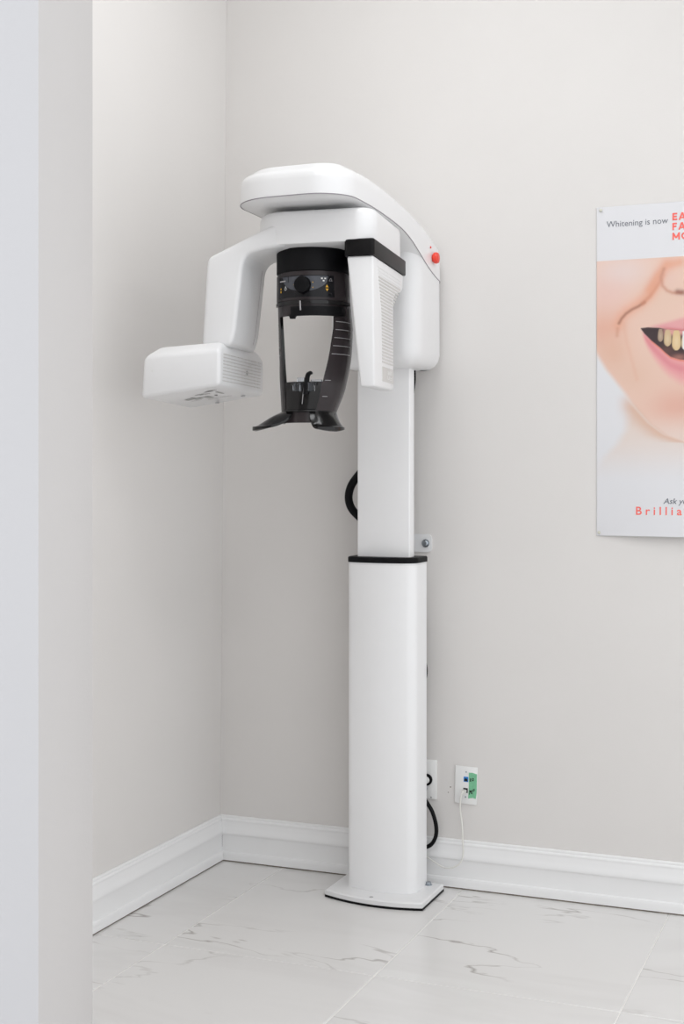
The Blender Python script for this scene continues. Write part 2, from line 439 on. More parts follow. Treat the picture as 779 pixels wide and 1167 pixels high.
# panel joint on the inner side of the neck
sb = bmesh.new()
for a, b in zip(neck_poly[3:7], neck_poly[4:8]):
    q = [sb.verts.new((a[0] + .0006, v, a[1])) for v in (.030, .0318)] + [sb.verts.new((b[0] + .0006, v, b[1])) for v in (.0318, .030)]
    sb.faces.new(q)
bmesh.ops.remove_doubles(sb, verts=sb.verts, dist=.0002)
gk('panel_joint', finish(sb, 'panel_joint'), M_SEAM, neck)

# tube head: slanted lower face
def hexa(c, bev, seg, name, lid=None):
    bm = bmesh.new(); v = [bm.verts.new(p) for p in c]
    for f in ((0, 1, 2, 3), (4, 5, 6, 7), (0, 1, 5, 4), (1, 2, 6, 5), (2, 3, 7, 6), (3, 0, 4, 7)): bm.faces.new([v[i] for i in f])
    if lid:
        bmesh.ops.recalc_face_normals(bm, faces=bm.faces)
        L = [bm.verts.new(p) for p in lid]
        bm.faces.remove([f for f in bm.faces if all(q in f.verts for q in v[4:])][0])
        for i in range(4): bm.faces.new((v[4 + i], v[4 + (i + 1) % 4], L[(i + 1) % 4], L[i]))
        bm.faces.new(L)
    bmesh.ops.recalc_face_normals(bm, faces=bm.faces)
    bmesh.ops.bevel(bm, geom=bm.edges[:], offset=bev, segments=seg, affect='EDGES', profile=.5)
    return finish(bm, name, 40)
TB = [(-.412, -.188, 1.472), (-.190, -.188, 1.503), (-.190, .178, 1.498), (-.412, .160, 1.463)]
TT = [(-.404, -.190, 1.583), (-.186, -.190, 1.598), (-.188, .175, 1.602), (-.404, .160, 1.588)]
TL = [(-.372, -.150, 1.612), (-.200, -.150, 1.622), (-.200, .135, 1.624), (-.372, .125, 1.614)]
tubeh = gk('tube_head', hexa(TB + TT, .011, 3, 'tube_head', TL), M_WHITE)
# ventilation lines on its inner face
for k in range(9):
    z = 1.588 - k * .0088
    for a in range(11):
        v0 = -.165 + a * .0285
        gk('vent_slot', finish(box_bm(-.1895 + .00 * k, -.1888 + (z - 1.503) * .042, v0, v0 + .024, z - .0012, z + .0012), 'vent_slot'), M_SLAT, tubeh)
gk('laser_window', lathe([(0, 0), (.0065, 0), (.0065, .0012), (.005, .0012), (.005, .0005), (0, .0005)], axis((-.1885, .028, 1.552), (1, 0, 0)), 16), M_PRINTM, tubeh)
gk('indicator', lathe([(0, 0), (.0025, 0), (.0025, .0008), (0, .0008)], axis((-.378, -.1893, 1.545), (0, -1, 0)), 10), M_PRINTW, tubeh)
# printed rating marks and screws on the slanted underside
def under(u, v): 
    a = (u + .412) / .222; b = (v + .188) / .36
    return TB[0][2] * (1 - a) * (1 - b) + TB[1][2] * a * (1 - b) + TB[2][2] * a * b + TB[3][2] * (1 - a) * b
def umark(u0, u1, v0, v1, m=M_PRINTD):
    bm = bmesh.new()
    bm.faces.new([bm.verts.new((u, v, under(u, v) - .0006)) for u, v in ((u0, v0), (u1, v0), (u1, v1), (u0, v1))])
    gk('rating_mark', finish(bm, 'rating_mark'), m, tubeh)
umark(-.352, -.335, -.03, .000, M_PRINTM); umark(-.330, -.322, -.045, .01, M_PRINTM); umark(-.318, -.306, -.02, .005, M_PRINTM)
umark(-.300, -.275, -.085, -.075, M_PRINTM); umark(-.292, -.262, -.070, -.062, M_PRINTM); umark(-.268, -.261, -.02, -.005)
umark(-.262, -.238, -.112, -.104); umark(-.250, -.222, -.125, -.118, M_PRINTM); umark(-.30, -.285, -.02, .03, M_PRINTM); umark(-.31, -.24, .045, .05, M_PRINTM)
umark(-.350, -.320, .02, .025, M_PRINTM); umark(-.244, -.236, -.08, -.02, M_PRINTM)
for u, v in ((-.318, .140), (-.225, .100)):
    gk('screw', lathe([(0, 0), (.007, 0), (.006, .003), (.0035, .003), (.003, .001), (0, .001)], axis((u, v, under(u, v) + .0003), (0, 0, -1)), 12), M_GREY, tubeh)

# sensor housing on the right
sens_poly = [(-.13, 1.497), (.090, 1.500), (.098, 1.735), (.110, 1.756), (.130, 1.768), (.205, 1.786), (.222, 1.797), (.228, 1.8375), (-.13, 1.8375)]
def shear(u, v, z):
    k = (1.8375 - z) / .34
    if u < .17: u = .140 + .030 * k + .006 * k
    else: u = .211 + .004 * k
    return (u, v, z)
sensor = gk('sensor_housing', gextr(sens_poly, .140, .211, 'vz', 'sensor_housing', .006, 3, 40, shear), M_SATIN)
# collar with a sloped far end
cpoly = rrect(.133, .2145, -.136, .246, (.012, .010, .004, .02), 4)
gk('collar', stack(cpoly, [(.001, 1.8375), (0, 1.8395), (0, 1.878), (.003, 1.881)], name='collar', ang=40), M_COLLAR)
# grille slats on its outer face
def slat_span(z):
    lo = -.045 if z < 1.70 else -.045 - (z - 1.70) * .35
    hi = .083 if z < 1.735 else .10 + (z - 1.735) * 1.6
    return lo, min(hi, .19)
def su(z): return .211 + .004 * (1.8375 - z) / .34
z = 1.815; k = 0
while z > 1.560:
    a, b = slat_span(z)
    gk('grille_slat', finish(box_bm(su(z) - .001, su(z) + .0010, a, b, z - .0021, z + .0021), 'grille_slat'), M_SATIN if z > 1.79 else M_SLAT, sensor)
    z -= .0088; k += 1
gk('grille_plate', finish(box_bm(.2139, .2156, -.045, .080, 1.517, 1.556), 'grille_plate'), M_SLAT, sensor)
for a, b, z0, z1 in ((.012, .060, 1.546, 1.549), (.016, .022, 1.538, 1.549), (.028, .034, 1.539, 1.547), (.040, .046, 1.539, 1.547), (.052, .058, 1.538, 1.547), (.010, .036, 1.5255, 1.5275), (.010, .013, 1.5255, 1.535), (.033, .036, 1.5255, 1.535), (.042, .062, 1.530, 1.532), (.042, .062, 1.525, 1.527)):
    gk('rating_mark', finish(box_bm(.2150, .2161, a, b, z0, z1), 'rating_mark'), M_PRINTW, sensor)

# ------------------------------------------------------------------ head support (black)
SX, SY = .604, -.62
SR0 = math.radians(8)
def s_dir(phi):
    a = phi + SR0; return Vector((math.sin(a), -math.cos(a), 0))
sR = interp([(1.38, .070), (1.43, .073), (1.46, .080), (1.49, .087), (1.54, .094), (1.60, .099), (1.66, .101), (1.72, .099), (1.81, .0965), (1.9, .0965)])
sO = interp([(1.38, -.020), (1.44, -.013), (1.49, -.004), (1.58, .004), (1.66, .005), (1.74, 0), (1.9, -.003)])    # sideways drift of the centre
def sp(phi, z, dr=0):
    c = Vector((SX + sO(z) * .92, SY + sO(z) * .39, z))
    return c + s_dir(phi) * (sR(z) + dr)
head = mk('head_support', lathe([(0, 1.872), (.0975, 1.872), (.0985, 1.868), (.0985, 1.812), (.0965, 1.809), (.09, 1.809), (0, 1.812)], Matrix.Translation((SX - .003, SY, 0)), 48), M_BLACK)
mk('ring_mount', lathe([(0, 1.87), (.093, 1.87), (.095, 1.885), (0, 1.885)], Matrix.Translation((SX - .003, SY, 0)), 48), M_GREY, head)
D = math.radians
wl = interp([(1.38, -40), (1.50, -41), (1.53, -44), (1.60, -48), (1.69, -53), (1.9, -53)])
wr = interp([(1.38, 30), (1.50, 31), (1.53, 33), (1.60, 39), (1.66, 44), (1.69, 46), (1.9, 46)])
def shell(name, rows, cols_fn, thick, m, skip=None, parent=None, dr=0, ang=50):
    """curved plate: rows of z, columns of angle; skip(z0,z1,k) leaves a cell out"""
    bm = bmesh.new(); O = []; I = []
    for z in rows:
        cs = cols_fn(z)
        O.append([bm.verts.new(sp(D(c), z, dr)) for c in cs]); I.append([bm.verts.new(sp(D(c), z, dr - thick)) for c in cs])
    nc = len(O[0]); cells = set()
    for j in range(len(rows) - 1):
        for k in range(nc - 1):
            if skip and skip(rows[j], rows[j + 1], k): continue
            cells.add((j, k))
    for (j, k) in cells:
        bm.faces.new((O[j][k], O[j][k + 1], O[j + 1][k + 1], O[j + 1][k])); bm.faces.new((I[j][k], I[j + 1][k], I[j + 1][k + 1], I[j][k + 1]))
        if (j - 1, k) not in cells: bm.faces.new((O[j][k], I[j][k], I[j][k + 1], O[j][k + 1]))
        if (j + 1, k) not in cells: bm.faces.new((O[j + 1][k], O[j + 1][k + 1], I[j + 1][k + 1], I[j + 1][k]))
        if (j, k - 1) not in cells: bm.faces.new((O[j][k], O[j + 1][k], I[j + 1][k], I[j][k]))
        if (j, k + 1) not in cells: bm.faces.new((O[j][k + 1], I[j][k + 1], I[j + 1][k + 1], O[j + 1][k + 1]))
    for v in [v for v in bm.verts if not v.link_faces]: bm.verts.remove(v)
    return mk(name, finish(bm, name, ang), m, parent or head)
NL, NM, NR = 8, 12, 8
def cols(z):
    a, b = wl(z), wr(z)
    return [-98 + (a + 98) * i / NL for i in range(NL)] + [a + (b - a) * i / NM for i in range(NM)] + [b + (100 - b) * i / NR for i in range(NR + 1)]
rows = [1.408, 1.418, 1.43, 1.445, 1.46, 1.48, 1.50, 1.5165, 1.53, 1.55, 1.575, 1.60, 1.63, 1.66, 1.68, 1.692, 1.702, 1.72, 1.738, 1.76, 1.79, 1.809]
WB, WT = 1.5165, 1.692
guard = shell('face_guard', rows, cols, .005, M_SMOKE, lambda z0, z1, k: (z0 >= WB - 1e-4 and z1 <= WT + 1e-4 and NL <= k < NL + NM), parent=mach)
# upper block carrying the panel, a ledge below it
cfix = lambda a, b, n: (lambda z: [a + (b - a) * i / n for i in range(n + 1)])
shell('panel_housing', [1.733, 1.737, 1.745, 1.797, 1.803], cfix(-72, 72, 30), .004, M_SMOKE, dr=.003)
cp = shell('control_panel', [1.7395, 1.741, 1.7955, 1.797], cfix(-50, 47, 24), .002, M_PANEL, dr=.0052, parent=mach)
def patch(name, pts, m, dr=.0058, parent=None):
    """flat print on the curved panel: polygon in (angle, z)"""
    bm = bmesh.new()
    f = bm.faces.new([bm.verts.new(sp(D(a), z, dr)) for a, z in pts])
    return mk(name, finish(bm, name), m, parent or cp)
arc = []
slate = bmesh.new()
zt, ww = 1.7945, 38
prev = None
for i in range(25):                       # half-disc shaped slate field
    a = -ww + 2 * ww * i / 24
    zb = zt - .040 * math.sqrt(max(0, 1 - (a / ww) ** 2))
    q = (slate.verts.new(sp(D(a), zt, .0056)), slate.verts.new(sp(D(a), zb, .0056)))
    if prev: slate.faces.new((prev[0], q[0], q[1], prev[1]))
    prev = q
bmesh.ops.remove_doubles(slate, verts=slate.verts, dist=.00005)
mk('panel_field', finish(slate, 'panel_field'), M_PANELG, cp)
patch('display', [(-46, 1.780), (-25, 1.780), (-25, 1.7945), (-46, 1.7945)], M_PANEL, .0060)
patch('display_text', [(-45, 1.783), (-31, 1.783), (-31, 1.786), (-45, 1.786)], M_LINE, .0063)
def tri(a, z, s, up, m=M_ORANGE):
    e = s / .1 * 57.3
    if up: patch('arrow_mark', [(a - e, z - s), (a + e, z - s), (a, z + s * .7)], m, .0063)
    else: patch('arrow_mark', [(a - e, z + s), (a, z - s * .7), (a + e, z + s)], m, .0063)
tri(35, 1.769, .0042, True); tri(35, 1.757, .0042, False); tri(-42, 1.766, .0038, True); tri(-42, 1.755, .0038, False)
tri(-15, 1.773, .0016, True); tri(14, 1.778, .0018, True); tri(14, 1.763, .0018, False)
# radiation trefoil and warning triangle
for a, zz in ((27.5, 1.788), (32.5, 1.788), (30, 1.782)): patch('hazard_mark', [(a - 1.3, zz - .002), (a + 1.3, zz - .002), (a + 1.3, zz + .0018), (a - 1.3, zz + .0018)], M_PRINTW, .0063)
def ring_patch(a, zz, s, n, m, thick=.0012, rot=90):
    bm = bmesh.new(); o = []; i_ = []
    for k in range(n):
        t = D(rot + 360 * k / n)
        for L, r in ((o, s), (i_, s - thick)):
            L.append(bm.verts.new(sp(D(a + r * math.cos(t) / .1 * 57.3), zz + r * math.sin(t), .0063)))
    for k in range(n): bm.faces.new((o[k], o[(k + 1) % n], i_[(k + 1) % n], i_[k]))
    mk('hazard_mark', finish(bm, 'hazard_mark'), m, cp)
ring_patch(41, 1.7845, .0056, 3, M_LINE)
ring_patch(-31, 1.763, .0040, 12, M_PRINTW, .0011)
patch('hazard_mark', [(-31.7, 1.766), (-30.3, 1.766), (-30.3, 1.770), (-31.7, 1.770)], M_PRINTW, .0063)
# knob
kp = sp(D(-.5), 1.7705, .005)
mk('knob', lathe([(0, 0), (.022, 0), (.0225, .002), (.0222, .013), (.0205, .016), (.012, .0172), (0, .0175)], axis(kp, s_dir(D(.5))), 32), M_BLACK)
# ledge and forehead rest below the panel
shell('ledge', [1.721, 1.7225, 1.7275, 1.730], cfix(-70, 84, 30), .006, M_BGLOSS, dr=.005)
fr_rows = [1.690, 1.693, 1.699, 1.706, 1.7125, 1.715]
def frc(z):
    k = 1 - abs((z - 1.7025) / .0135) ** 2; k = math.sqrt(max(0, k))
    return [-22 + (84 + 6 * k - 24 - (-22 )) * i / 26 for i in range(27)]
shell('forehead_rest', fr_rows, frc, .010, M_BLACK, dr=.006)
shell('rest_tab', [1.683, 1.686, 1.694], lambda z: [(-27 if z > 1.689 else -24) + i * (15 if z > 1.689 else 7) / 5 for i in range(6)], .010, M_BLACK, dr=.007)
shell('rest_marker', [1.704, 1.729], cfix(-6.4, -4.6, 2), .002, M_LINE, dr=.0075)
# position lines on both legs
for k in range(5):
    zz = 1.676 - k * .0215
    shell('position_line', [zz - .0008, zz + .0008], cfix(wr(zz) + 3, 84, 14), .001, M_LINE, parent=guard, dr=.0008)
    shell('position_line', [zz - .0008, zz + .0008], cfix(-84, wl(zz) - 12, 8), .001, M_LINE, parent=guard, dr=.0008)
for zz in (1.520, 1.4775): shell('position_line', [zz - .0006, zz + .0006], cfix(35, 45, 4), .001, M_LINE, parent=guard, dr=.0008)
# inner rim along the opening (black edge of the far leg)
shell('edge_rim', [WB - .07, WB - .03, WB, 1.55, 1.60, 1.65, WT], lambda z: [wl(z) - 4, wl(z) - 2, wl(z) + .3], .008, M_BGLOSS, dr=.0012)
# chin cup
shell('chin_cup', [1.437, 1.4385, 1.442, 1.455, 1.475, 1.495, 1.5140, 1.5155], lambda z: [((-36 if z > 1.441 else -31)) + ((29 if z > 1.441 else 25) - (-36 if z > 1.441 else -31)) * i / 16 for i in range(17)], .003, M_BGLOSS, dr=.0025)
mk('cup_bottom', tube([sp(D(a), 1.4395, .004) for a in (-34, -24, -12, 0, 12, 22, 27)], .0042, 8, 'cup_bottom'), M_BGLOSS, head)
# bite block of clear acrylic with a black hook and a scale rod
bc = sp(D(0), 1.512, -.006)
def bb_(name, m, du, dv, dz, su_, sv, sz, bev=.002):
    b = box_bm(-su_ / 2, su_ / 2, -sv / 2, sv / 2, -sz / 2, sz / 2, bev, 2)
    b.transform(Matrix.Translation(bc + Vector((0, 0, dz))) @ Matrix.Rotation(SR0, 4, 'Z') @ Matrix.Translation((du, dv, 0)))
    return mk(name, finish(b, name), m, bite)
bite = mk('bite_block', finish(box_bm(0, .001, 0, .001, 0, .001), 'bite_block'), M_CLEAR, mach)
bite.data = finish(box_bm(-.036, .036, -.016, .02, -.006, .004, .003, 2), 'bite_tray'); bite.data.materials.append(M_CLEAR)
bite.data.transform(Matrix.Translation(bc - ORG) @ Matrix.Rotation(SR0, 4, 'Z'))
bb_('clip', M_CLEAR, -.018, -.016, -.011, .020, .008, .022); bb_('clip', M_CLEAR, .022, -.018, -.010, .020, .008, .024)
bb_('clip', M_CLEAR, -.012, .006, .010, .02, .012, .012); bb_('clip', M_CLEAR, .03, .01, .006, .03, .014, .008)
mk('bite_hook', tube([bc + Vector(p) for p in ((.008, -.012, -.030), (.009, -.010, -.005), (.010, -.008, .012), (.014, -.010, .022), (.023, -.016, .026), (.029, -.020, .024))], [.0075, .0075, .007, .0065, .005, .003], 10, 'bite_hook'), M_BLACK, bite)
mk('scale_rod', tube([sp(D(.5), 1.50, .0052), sp(D(.5), 1.457, .0052)], .0011, 6, 'scale_rod', sub=2), M_LINE, bite)
# the two grips flaring from the foot of the guard
def grip(name, a0, a1, tip, reach, drop, lift, nar):
    bm = bmesh.new(); nj, nk = 12, 12; top = []; bot = []
    for j in range(nj + 1):
        t = j / nj
        lo = a0 + (tip - a0) * (t ** 1.6) * nar; hi = a1 + (tip - a1) * (t ** 1.6) * nar
        rt = []; rb = []
        for k in range(nk + 1):
            s = k / nk; a = lo + (hi - lo) * s
            bow = math.sin(math.pi * s)
            zc = 1.440 - drop * (1 - (1 - t) ** 1.7) + lift * t * t + .012 * bow * math.sin(math.pi * min(1, t * 1.1)) 
            dr = reach * t ** 1.25 * (.86 + .14 * bow)
            p = sp(D(a), 1.440, dr); p.z = zc
            rt.append(bm.verts.new(p)); th = .006 + .014 * bow * math.sin(math.pi * (.15 + t * .75))
            rb.append(bm.verts.new(p + s_dir(D(a)) * (-.004 * (1 - t)) - Vector((0, 0, th))))
        top.append(rt); bot.append(rb)
    for j in range(nj):
        for k in range(nk):
            bm.faces.new((top[j][k], top[j][k + 1], top[j + 1][k + 1], top[j + 1][k])); bm.faces.new((bot[j][k], bot[j + 1][k], bot[j + 1][k + 1], bot[j][k + 1]))
        for k in (0, nk): bm.faces.new((top[j][k], top[j + 1][k], bot[j + 1][k], bot[j][k]))
    for k in range(nk):
        for j in (0, nj): bm.faces.new((top[j][k], top[j][k + 1], bot[j][k + 1], bot[j][k]))
    return mk(name, finish(bm, name, 60), M_BGLOSS, head)
grip('grip', -92, -20, -60, .082, .042, .000, .60)
grip('grip', 16, 92, 48, .036, .044, .000, .30)

# hose that loops behind the column
hose = tube([(.706, -.095, 1.62), (.706, -.092, 1.54), (.66, -.062, 1.42), (.56, -.060, 1.32), (.520, -.078, 1.268), (.498, -.082, 1.235), (.490, -.082, 1.200), (.498, -.08, 1.168), (.522, -.075, 1.140), (.58, -.05, 1.08),
             (.70, -.04, .85), (.720, -.045, .715), (.7285, -.048, .665), (.718, -.045, .625), (.68, -.04, .50), (.66, -.04, .30)], [.006, .006, .008, .011, .0125, .0125, .0125, .0125, .0125, .011, .009, .009, .009, .009, .008, .008], 12, 'hose')
mk('hose', hose, M_BLACK)

# ------------------------------------------------------------------ outlets and cables
po = tag(empty('power_outlet', (.718, 0, .325)), 'white round-socket power outlet on the wall half hidden behind the column', 'outlet')
bx('cover_plate', M_PLATE, po, -.035, .035, -.0065, -.0002, -.061, .061, .0022, 2)
def lx_(name, prof, loc, d, m, parent, n=20): return add(name, lathe(prof, axis(loc, d), n), m, parent)
lx_('socket', [(0, 0), (.0175, 0), (.0175, .002), (0, .002)], (0.004, -.0066, .0), (0, -1, 0), M_BLACK, po, 28)
for z in (-.050, .050): lx_('screw', [(0, 0), (.003, 0), (.0025, .0012), (0, .0012)], (0.0, -.0066, z), (0, -1, 0), M_STEEL, po, 10)
lx_('screw', [(0, 0), (.003, 0), (.0025, .0012), (0, .0012)], (.017, -.0066, -.055), (0, -1, 0), M_PRINTM, po, 10)
pc = tag(empty('power_cable', (.7225, -.009, .325)), 'thick black power cable with round plug in the wall outlet beside the column', 'cable')
lx_('plug', [(.009, 0), (.0175, 0), (.018, .002), (.018, .007), (.0165, .009), (.0115, .009), (.0105, .004)], (0, -.0, 0), (0, -1, 0), M_BLACK, pc, 28)
lx_('plug_face', [(0, .001), (.0108, .001), (.0108, .0095), (.009, .0105), (0, .0105)], (0, 0, 0), (0, -1, 0), M_PLATE, pc, 20)
lx_('strain_relief', [(0, 0), (.008, 0), (.009, .008), (.007, .018), (0, .018)], (-.004, -.008, -.016), (-.1, -.1, -1), M_CLEAR, pc, 14)
add('sheath', tube([(-.007, -.012, -.026), (-.0005, -.020, -.055), (.023, -.022, -.090), (.036, -.022, -.130), (.036, -.021, -.165), (.020, -.020, -.195), (-.008, -.019, -.207), (-.05, -.019, -.205)], .0062, 12, 'cable'), M_BLACK, pc)

do = tag(empty('data_outlet', (.847, 0, .317)), 'white network outlet with blue jack and strip of green tape on the wall', 'outlet')
do.rotation_euler = (0, math.radians(1.5), 0)
bx('cover_plate', M_PLATE, do, -.0355, .0355, -.0060, -.0002, -.0575, .0575, .002, 2)
j1 = bx('jack', M_BLUE, do, -.0075, .0075, -.0072, -.005, .0105, .0265, .0008, 1)
bx('jack_opening', M_INK, j1, -.005, .005, -.0075, -.006, .0125, .0195)
bx('jack_opening', M_INK, j1, -.0028, .0028, -.0075, -.006, .0185, .0215)
j2 = bx('jack', M_INK, do, -.008, .0065, -.0068, -.005, -.023, -.0085)
bx('jack_shutter', M_PLATE, j2, -.0085, .0025, -.0076, -.006, -.0225, -.0135, .0008, 1)
for z in (.041, -.036): lx_('screw', [(0, 0), (.0026, 0), (.0022, .001), (0, .001)], (0, -.0061, z), (0, -1, 0), M_STEEL, do, 10)
tp = [(.0085, .0395), (.020, .0405), (.0345, .0375), (.0350, -.020), (.0325, -.0385), (.022, -.0365), (.0085, -.0395), (.0095, 0)]
bm = bmesh.new(); A = [bm.verts.new((x, -.0063, z)) for x, z in tp]; B = [bm.verts.new((x, -.0066, z)) for x, z in tp]
bm.faces.new(A); bm.faces.new(B)
for i in range(len(tp)): bm.faces.new((A[i], A[(i + 1) % len(tp)], B[(i + 1) % len(tp)], B[i]))
tape = add('tape', finish(bm, 'tape'), M_TAPE, do); tape['label'] = 'strip of green tape with black handwriting'
def pen(pts): add('handwriting', tube([(x, -.0068, z) for x, z in pts], .0010, 5, 'handwriting', sub=4), M_INK, tape)
pen([(.0125, .0190), (.0140, .0215), (.0165, .0205), (.0150, .0170), (.0130, .0140), (.0170, .0150)])
pen([(.0195, .0210), (.0220, .0240), (.0245, .0225), (.0225, .0190), (.0205, .0160), (.0250, .0175)])
pen([(.0120, -.0270), (.0130, -.0205), (.0140, -.0150)]); pen([(.0110, -.0160), (.0150, -.0145), (.0160, -.0180), (.0130, -.0205)])
pen([(.0180, -.0240), (.0175, -.0170), (.0200, -.0135), (.0215, -.0180), (.0200, -.0235), (.0225, -.0230)])
pen([(.0235, -.0150), (.0240, -.0110), (.0270, -.0100), (.0280, -.0130)]); pen([(.0265, -.0165), (.0275, -.0080)])
nc = tag(empty('network_cable', (.845, -.0065, .300)), 'thin white network cable hanging from the data outlet', 'cable')
bx('connector', M_CABLEW, nc, -.009, .003, -.014, .0, -.006, .003, .0012, 1)
add('cord', tube([(x - .845, y + .0065, z - .300) for x, y, z in ((.842, -.018, .2985), (.8365, -.0215, .286), (.8325, -.018, .262), (.832, -.016, .238), (.838, -.018, .20), (.8435, -.026, .150), (.8455, -.030, .113),
     (.8385, -.030, .088), (.822, -.031, .072), (.803, -.032, .065), (.780, -.031, .0655), (.755, -.030, .077), (.735, -.030, .088), (.712, -.034, .103), (.69, -.05, .14))],
     [.0027] * 6 + [.0024, .002, .0018, .0017, .0017, .0017, .0017, .0017, .0017], 8, 'cord'), M_CABLEW, nc)

# ------------------------------------------------------------------ poster
PX0, PW, PZ0, PZ1 = 1.2485, .65, 1.090, 2.061
STRIP = 1.902
def ss(a, b, x):
    t = np.clip((x - a) / (b - a), 0, 1); return t * t * (3 - 2 * t)
def srgb(*c): 
    c = np.array(c) / 255.0; return np.where(c <= .04045, c / 12.92, ((c + .055) / 1.055) ** 2.4)
nx, nz = 326, 487
gx = np.linspace(0, PW, nx); gz = np.linspace(PZ0, PZ1, nz)
X, Zz = np.meshgrid(gx, gz)
mid = PW / 2
side = X > mid
x = np.where(side, PW - X, X)           # the smile is near symmetric; coordinates of the left half
PAPER = srgb(237, 237, 239)
def mix(C, col, k): return C * (1 - k[..., None]) + np.asarray(col) * k[..., None]
C = np.ones((nz, nx, 3)) * srgb(243, 208, 190)
def blob(cx, cz, rx, rz, p=2.0, rot=0):
    dx, dz = x - cx, Zz - cz
    c, s = math.cos(rot), math.sin(rot)
    a, b = (dx * c + dz * s) / rx, (-dx * s + dz * c) / rz
    return np.exp(-(a * a + b * b) ** (p / 2))
C = mix(C, srgb(240, 222, 216), .85 * blob(.075, 1.865, .085, .05))
C = mix(C, srgb(243, 205, 196), .6 * blob(.03, 1.80, .07, .06))
C = mix(C, srgb(236, 178, 156), .7 * blob(.02, 1.70, .05, .05))
C = mix(C, srgb(238, 206, 186), .7 * blob(.19, 1.79, .06, .06))
C = mix(C, srgb(234, 186, 160), .6 * blob(.05, 1.63, .05, .05))
C = mix(C, srgb(233, 176, 158), .7 * blob(.23, 1.47, .07, .05))
C = mix(C, srgb(236, 198, 176), .6 * blob(.11, 1.56, .06, .05))
# distance to a polyline
def dist(poly):
    d2 = np.full(x.shape, 9.0)
    for (a0, b0), (a1, b1) in zip(poly, poly[1:]):
        vx, vz = a1 - a0, b1 - b0; t = np.clip(((x - a0) * vx + (Zz - b0) * vz) / (vx * vx + vz * vz), 0, 1)
        d2 = np.minimum(d2, np.hypot(x - a0 - t * vx, Zz - b0 - t * vz))
    return d2
def line(poly, w, col, k):
    global C
    C = mix(C, col, k * np.exp(-(dist(poly) / w) ** 2))
line([(.063, 1.712), (.072, 1.732), (.088, 1.748), (.120, 1.768), (.152, 1.795), (.178, 1.835), (.205, 1.878)], .020, srgb(240, 176, 148), .75)
line([(.066, 1.716), (.074, 1.730), (.086, 1.743), (.104, 1.755), (.1225, 1.763), (.140, 1.774)], .0046, srgb(172, 118, 98), .8)
line([(.135, 1.771), (.155, 1.790), (.175, 1.818), (.195, 1.85)], .007, srgb(218, 146, 116), .65)
line([(.155, 1.81), (.18, 1.85), (.205, 1.876), (.24, 1.885)], .014, srgb(238, 170, 140), .7)
line([(.080, 1.715), (.088, 1.66), (.105, 1.60), (.118, 1.55)], .006, srgb(236, 186, 162), .4)
line([(.062, 1.70), (.060, 1.68)], .006, srgb(215, 150, 125), .5)
# nose wing
line([(.196, 1.868), (.188, 1.845), (.192, 1.820), (.205, 1.805), (.22, 1.798), (.245, 1.796)], .0055, srgb(205, 140, 115), .7)
C = mix(C, srgb(240, 205, 190), .7 * blob(.215, 1.84, .022, .028))
line([(.235, 1.80), (.265, 1.795)], .008, srgb(140, 80, 68), .7)
# mouth: upper and lower borders as functions of x (left half)
up_out = np.interp(x, [.125, .15, .18, .21, .25, .29, .325], [1.701, 1.704, 1.709, 1.716, 1.726, 1.734, 1.731])
up_in = np.interp(x, [.1285, .15, .18, .21, .25, .29, .325], [1.699, 1.7005, 1.698, 1.692, 1.686, 1.682, 1.680])
lo_in = np.interp(x, [.1285, .14, .16, .185, .20, .215, .24, .28, .325], [1.698, 1.682, 1.661, 1.640, 1.625, 1.612, 1.604, 1.598, 1.596])
lo_out = np.interp(x, [.1285, .135, .15, .17, .19, .21, .24, .28, .325], [1.697, 1.670, 1.638, 1.605, 1.578, 1.557, 1.536, 1.522, 1.518])
inm = x > .1285
C = mix(C, srgb(238, 172, 172), ss(-.006, .010, up_out - Zz) * ss(-.003, .003, Zz - up_in) * ss(.13, .18, x))
C = mix(C, srgb(212, 112, 118), .8 * np.exp(-((Zz - up_in) / .006) ** 2) * ss(.17, .22, x))
lipm = ss(-.016, .022, Zz - lo_out) * ss(-.003, .003, lo_in - Zz) * ss(.128, .145, x)
C = mix(C, srgb(242, 172, 172), lipm)
C = mix(C, srgb(226, 128, 140), .55 * np.exp(-((Zz - (lo_in * .62 + lo_out * .38)) / .013) ** 2) * lipm)
C = mix(C, srgb(238, 130, 105), .8 * np.exp(-((Zz - lo_in + .002) / .0035) ** 2) * ss(.14, .17, x))
ins = ss(-.0015, .0015, up_in - Zz) * ss(-.0015, .0015, Zz - lo_in) * inm
C = mix(C, srgb(62, 45, 48), ins)
C = mix(C, srgb(226, 164, 156), ins * ss(.185, .21, x) * ss(1.666, 1.682, Zz))          # gum
C = mix(C, srgb(175, 120, 108), ins * .8 * blob(.238, 1.610, .022, .010))
C = mix(C, srgb(110, 75, 68), ins * .7 * blob(.205, 1.632, .02, .014))
def tooth(cx, zt, zb, hw, col, hi):
    global C
    t = np.clip((zt - Zz) / (zt - zb), 0, 1)
    wdt = hw * (np.sin(np.pi * np.clip(.12 + .62 * t, 0, 1)) ** .6) * np.sqrt(np.clip(1 - ((t - .72) / .28).clip(0) ** 2, 0, 1))
    k = ss(-.0014, .0014, wdt - np.abs(x - cx)) * ss(-.001, .001, zt - Zz) * ss(-.001, .001, Zz - zb) * ins
    C = mix(C, col, k)
    C = mix(C, hi, k * .6 * blob(cx, zb + (zt - zb) * .45, hw * .6, (zt - zb) * .3))
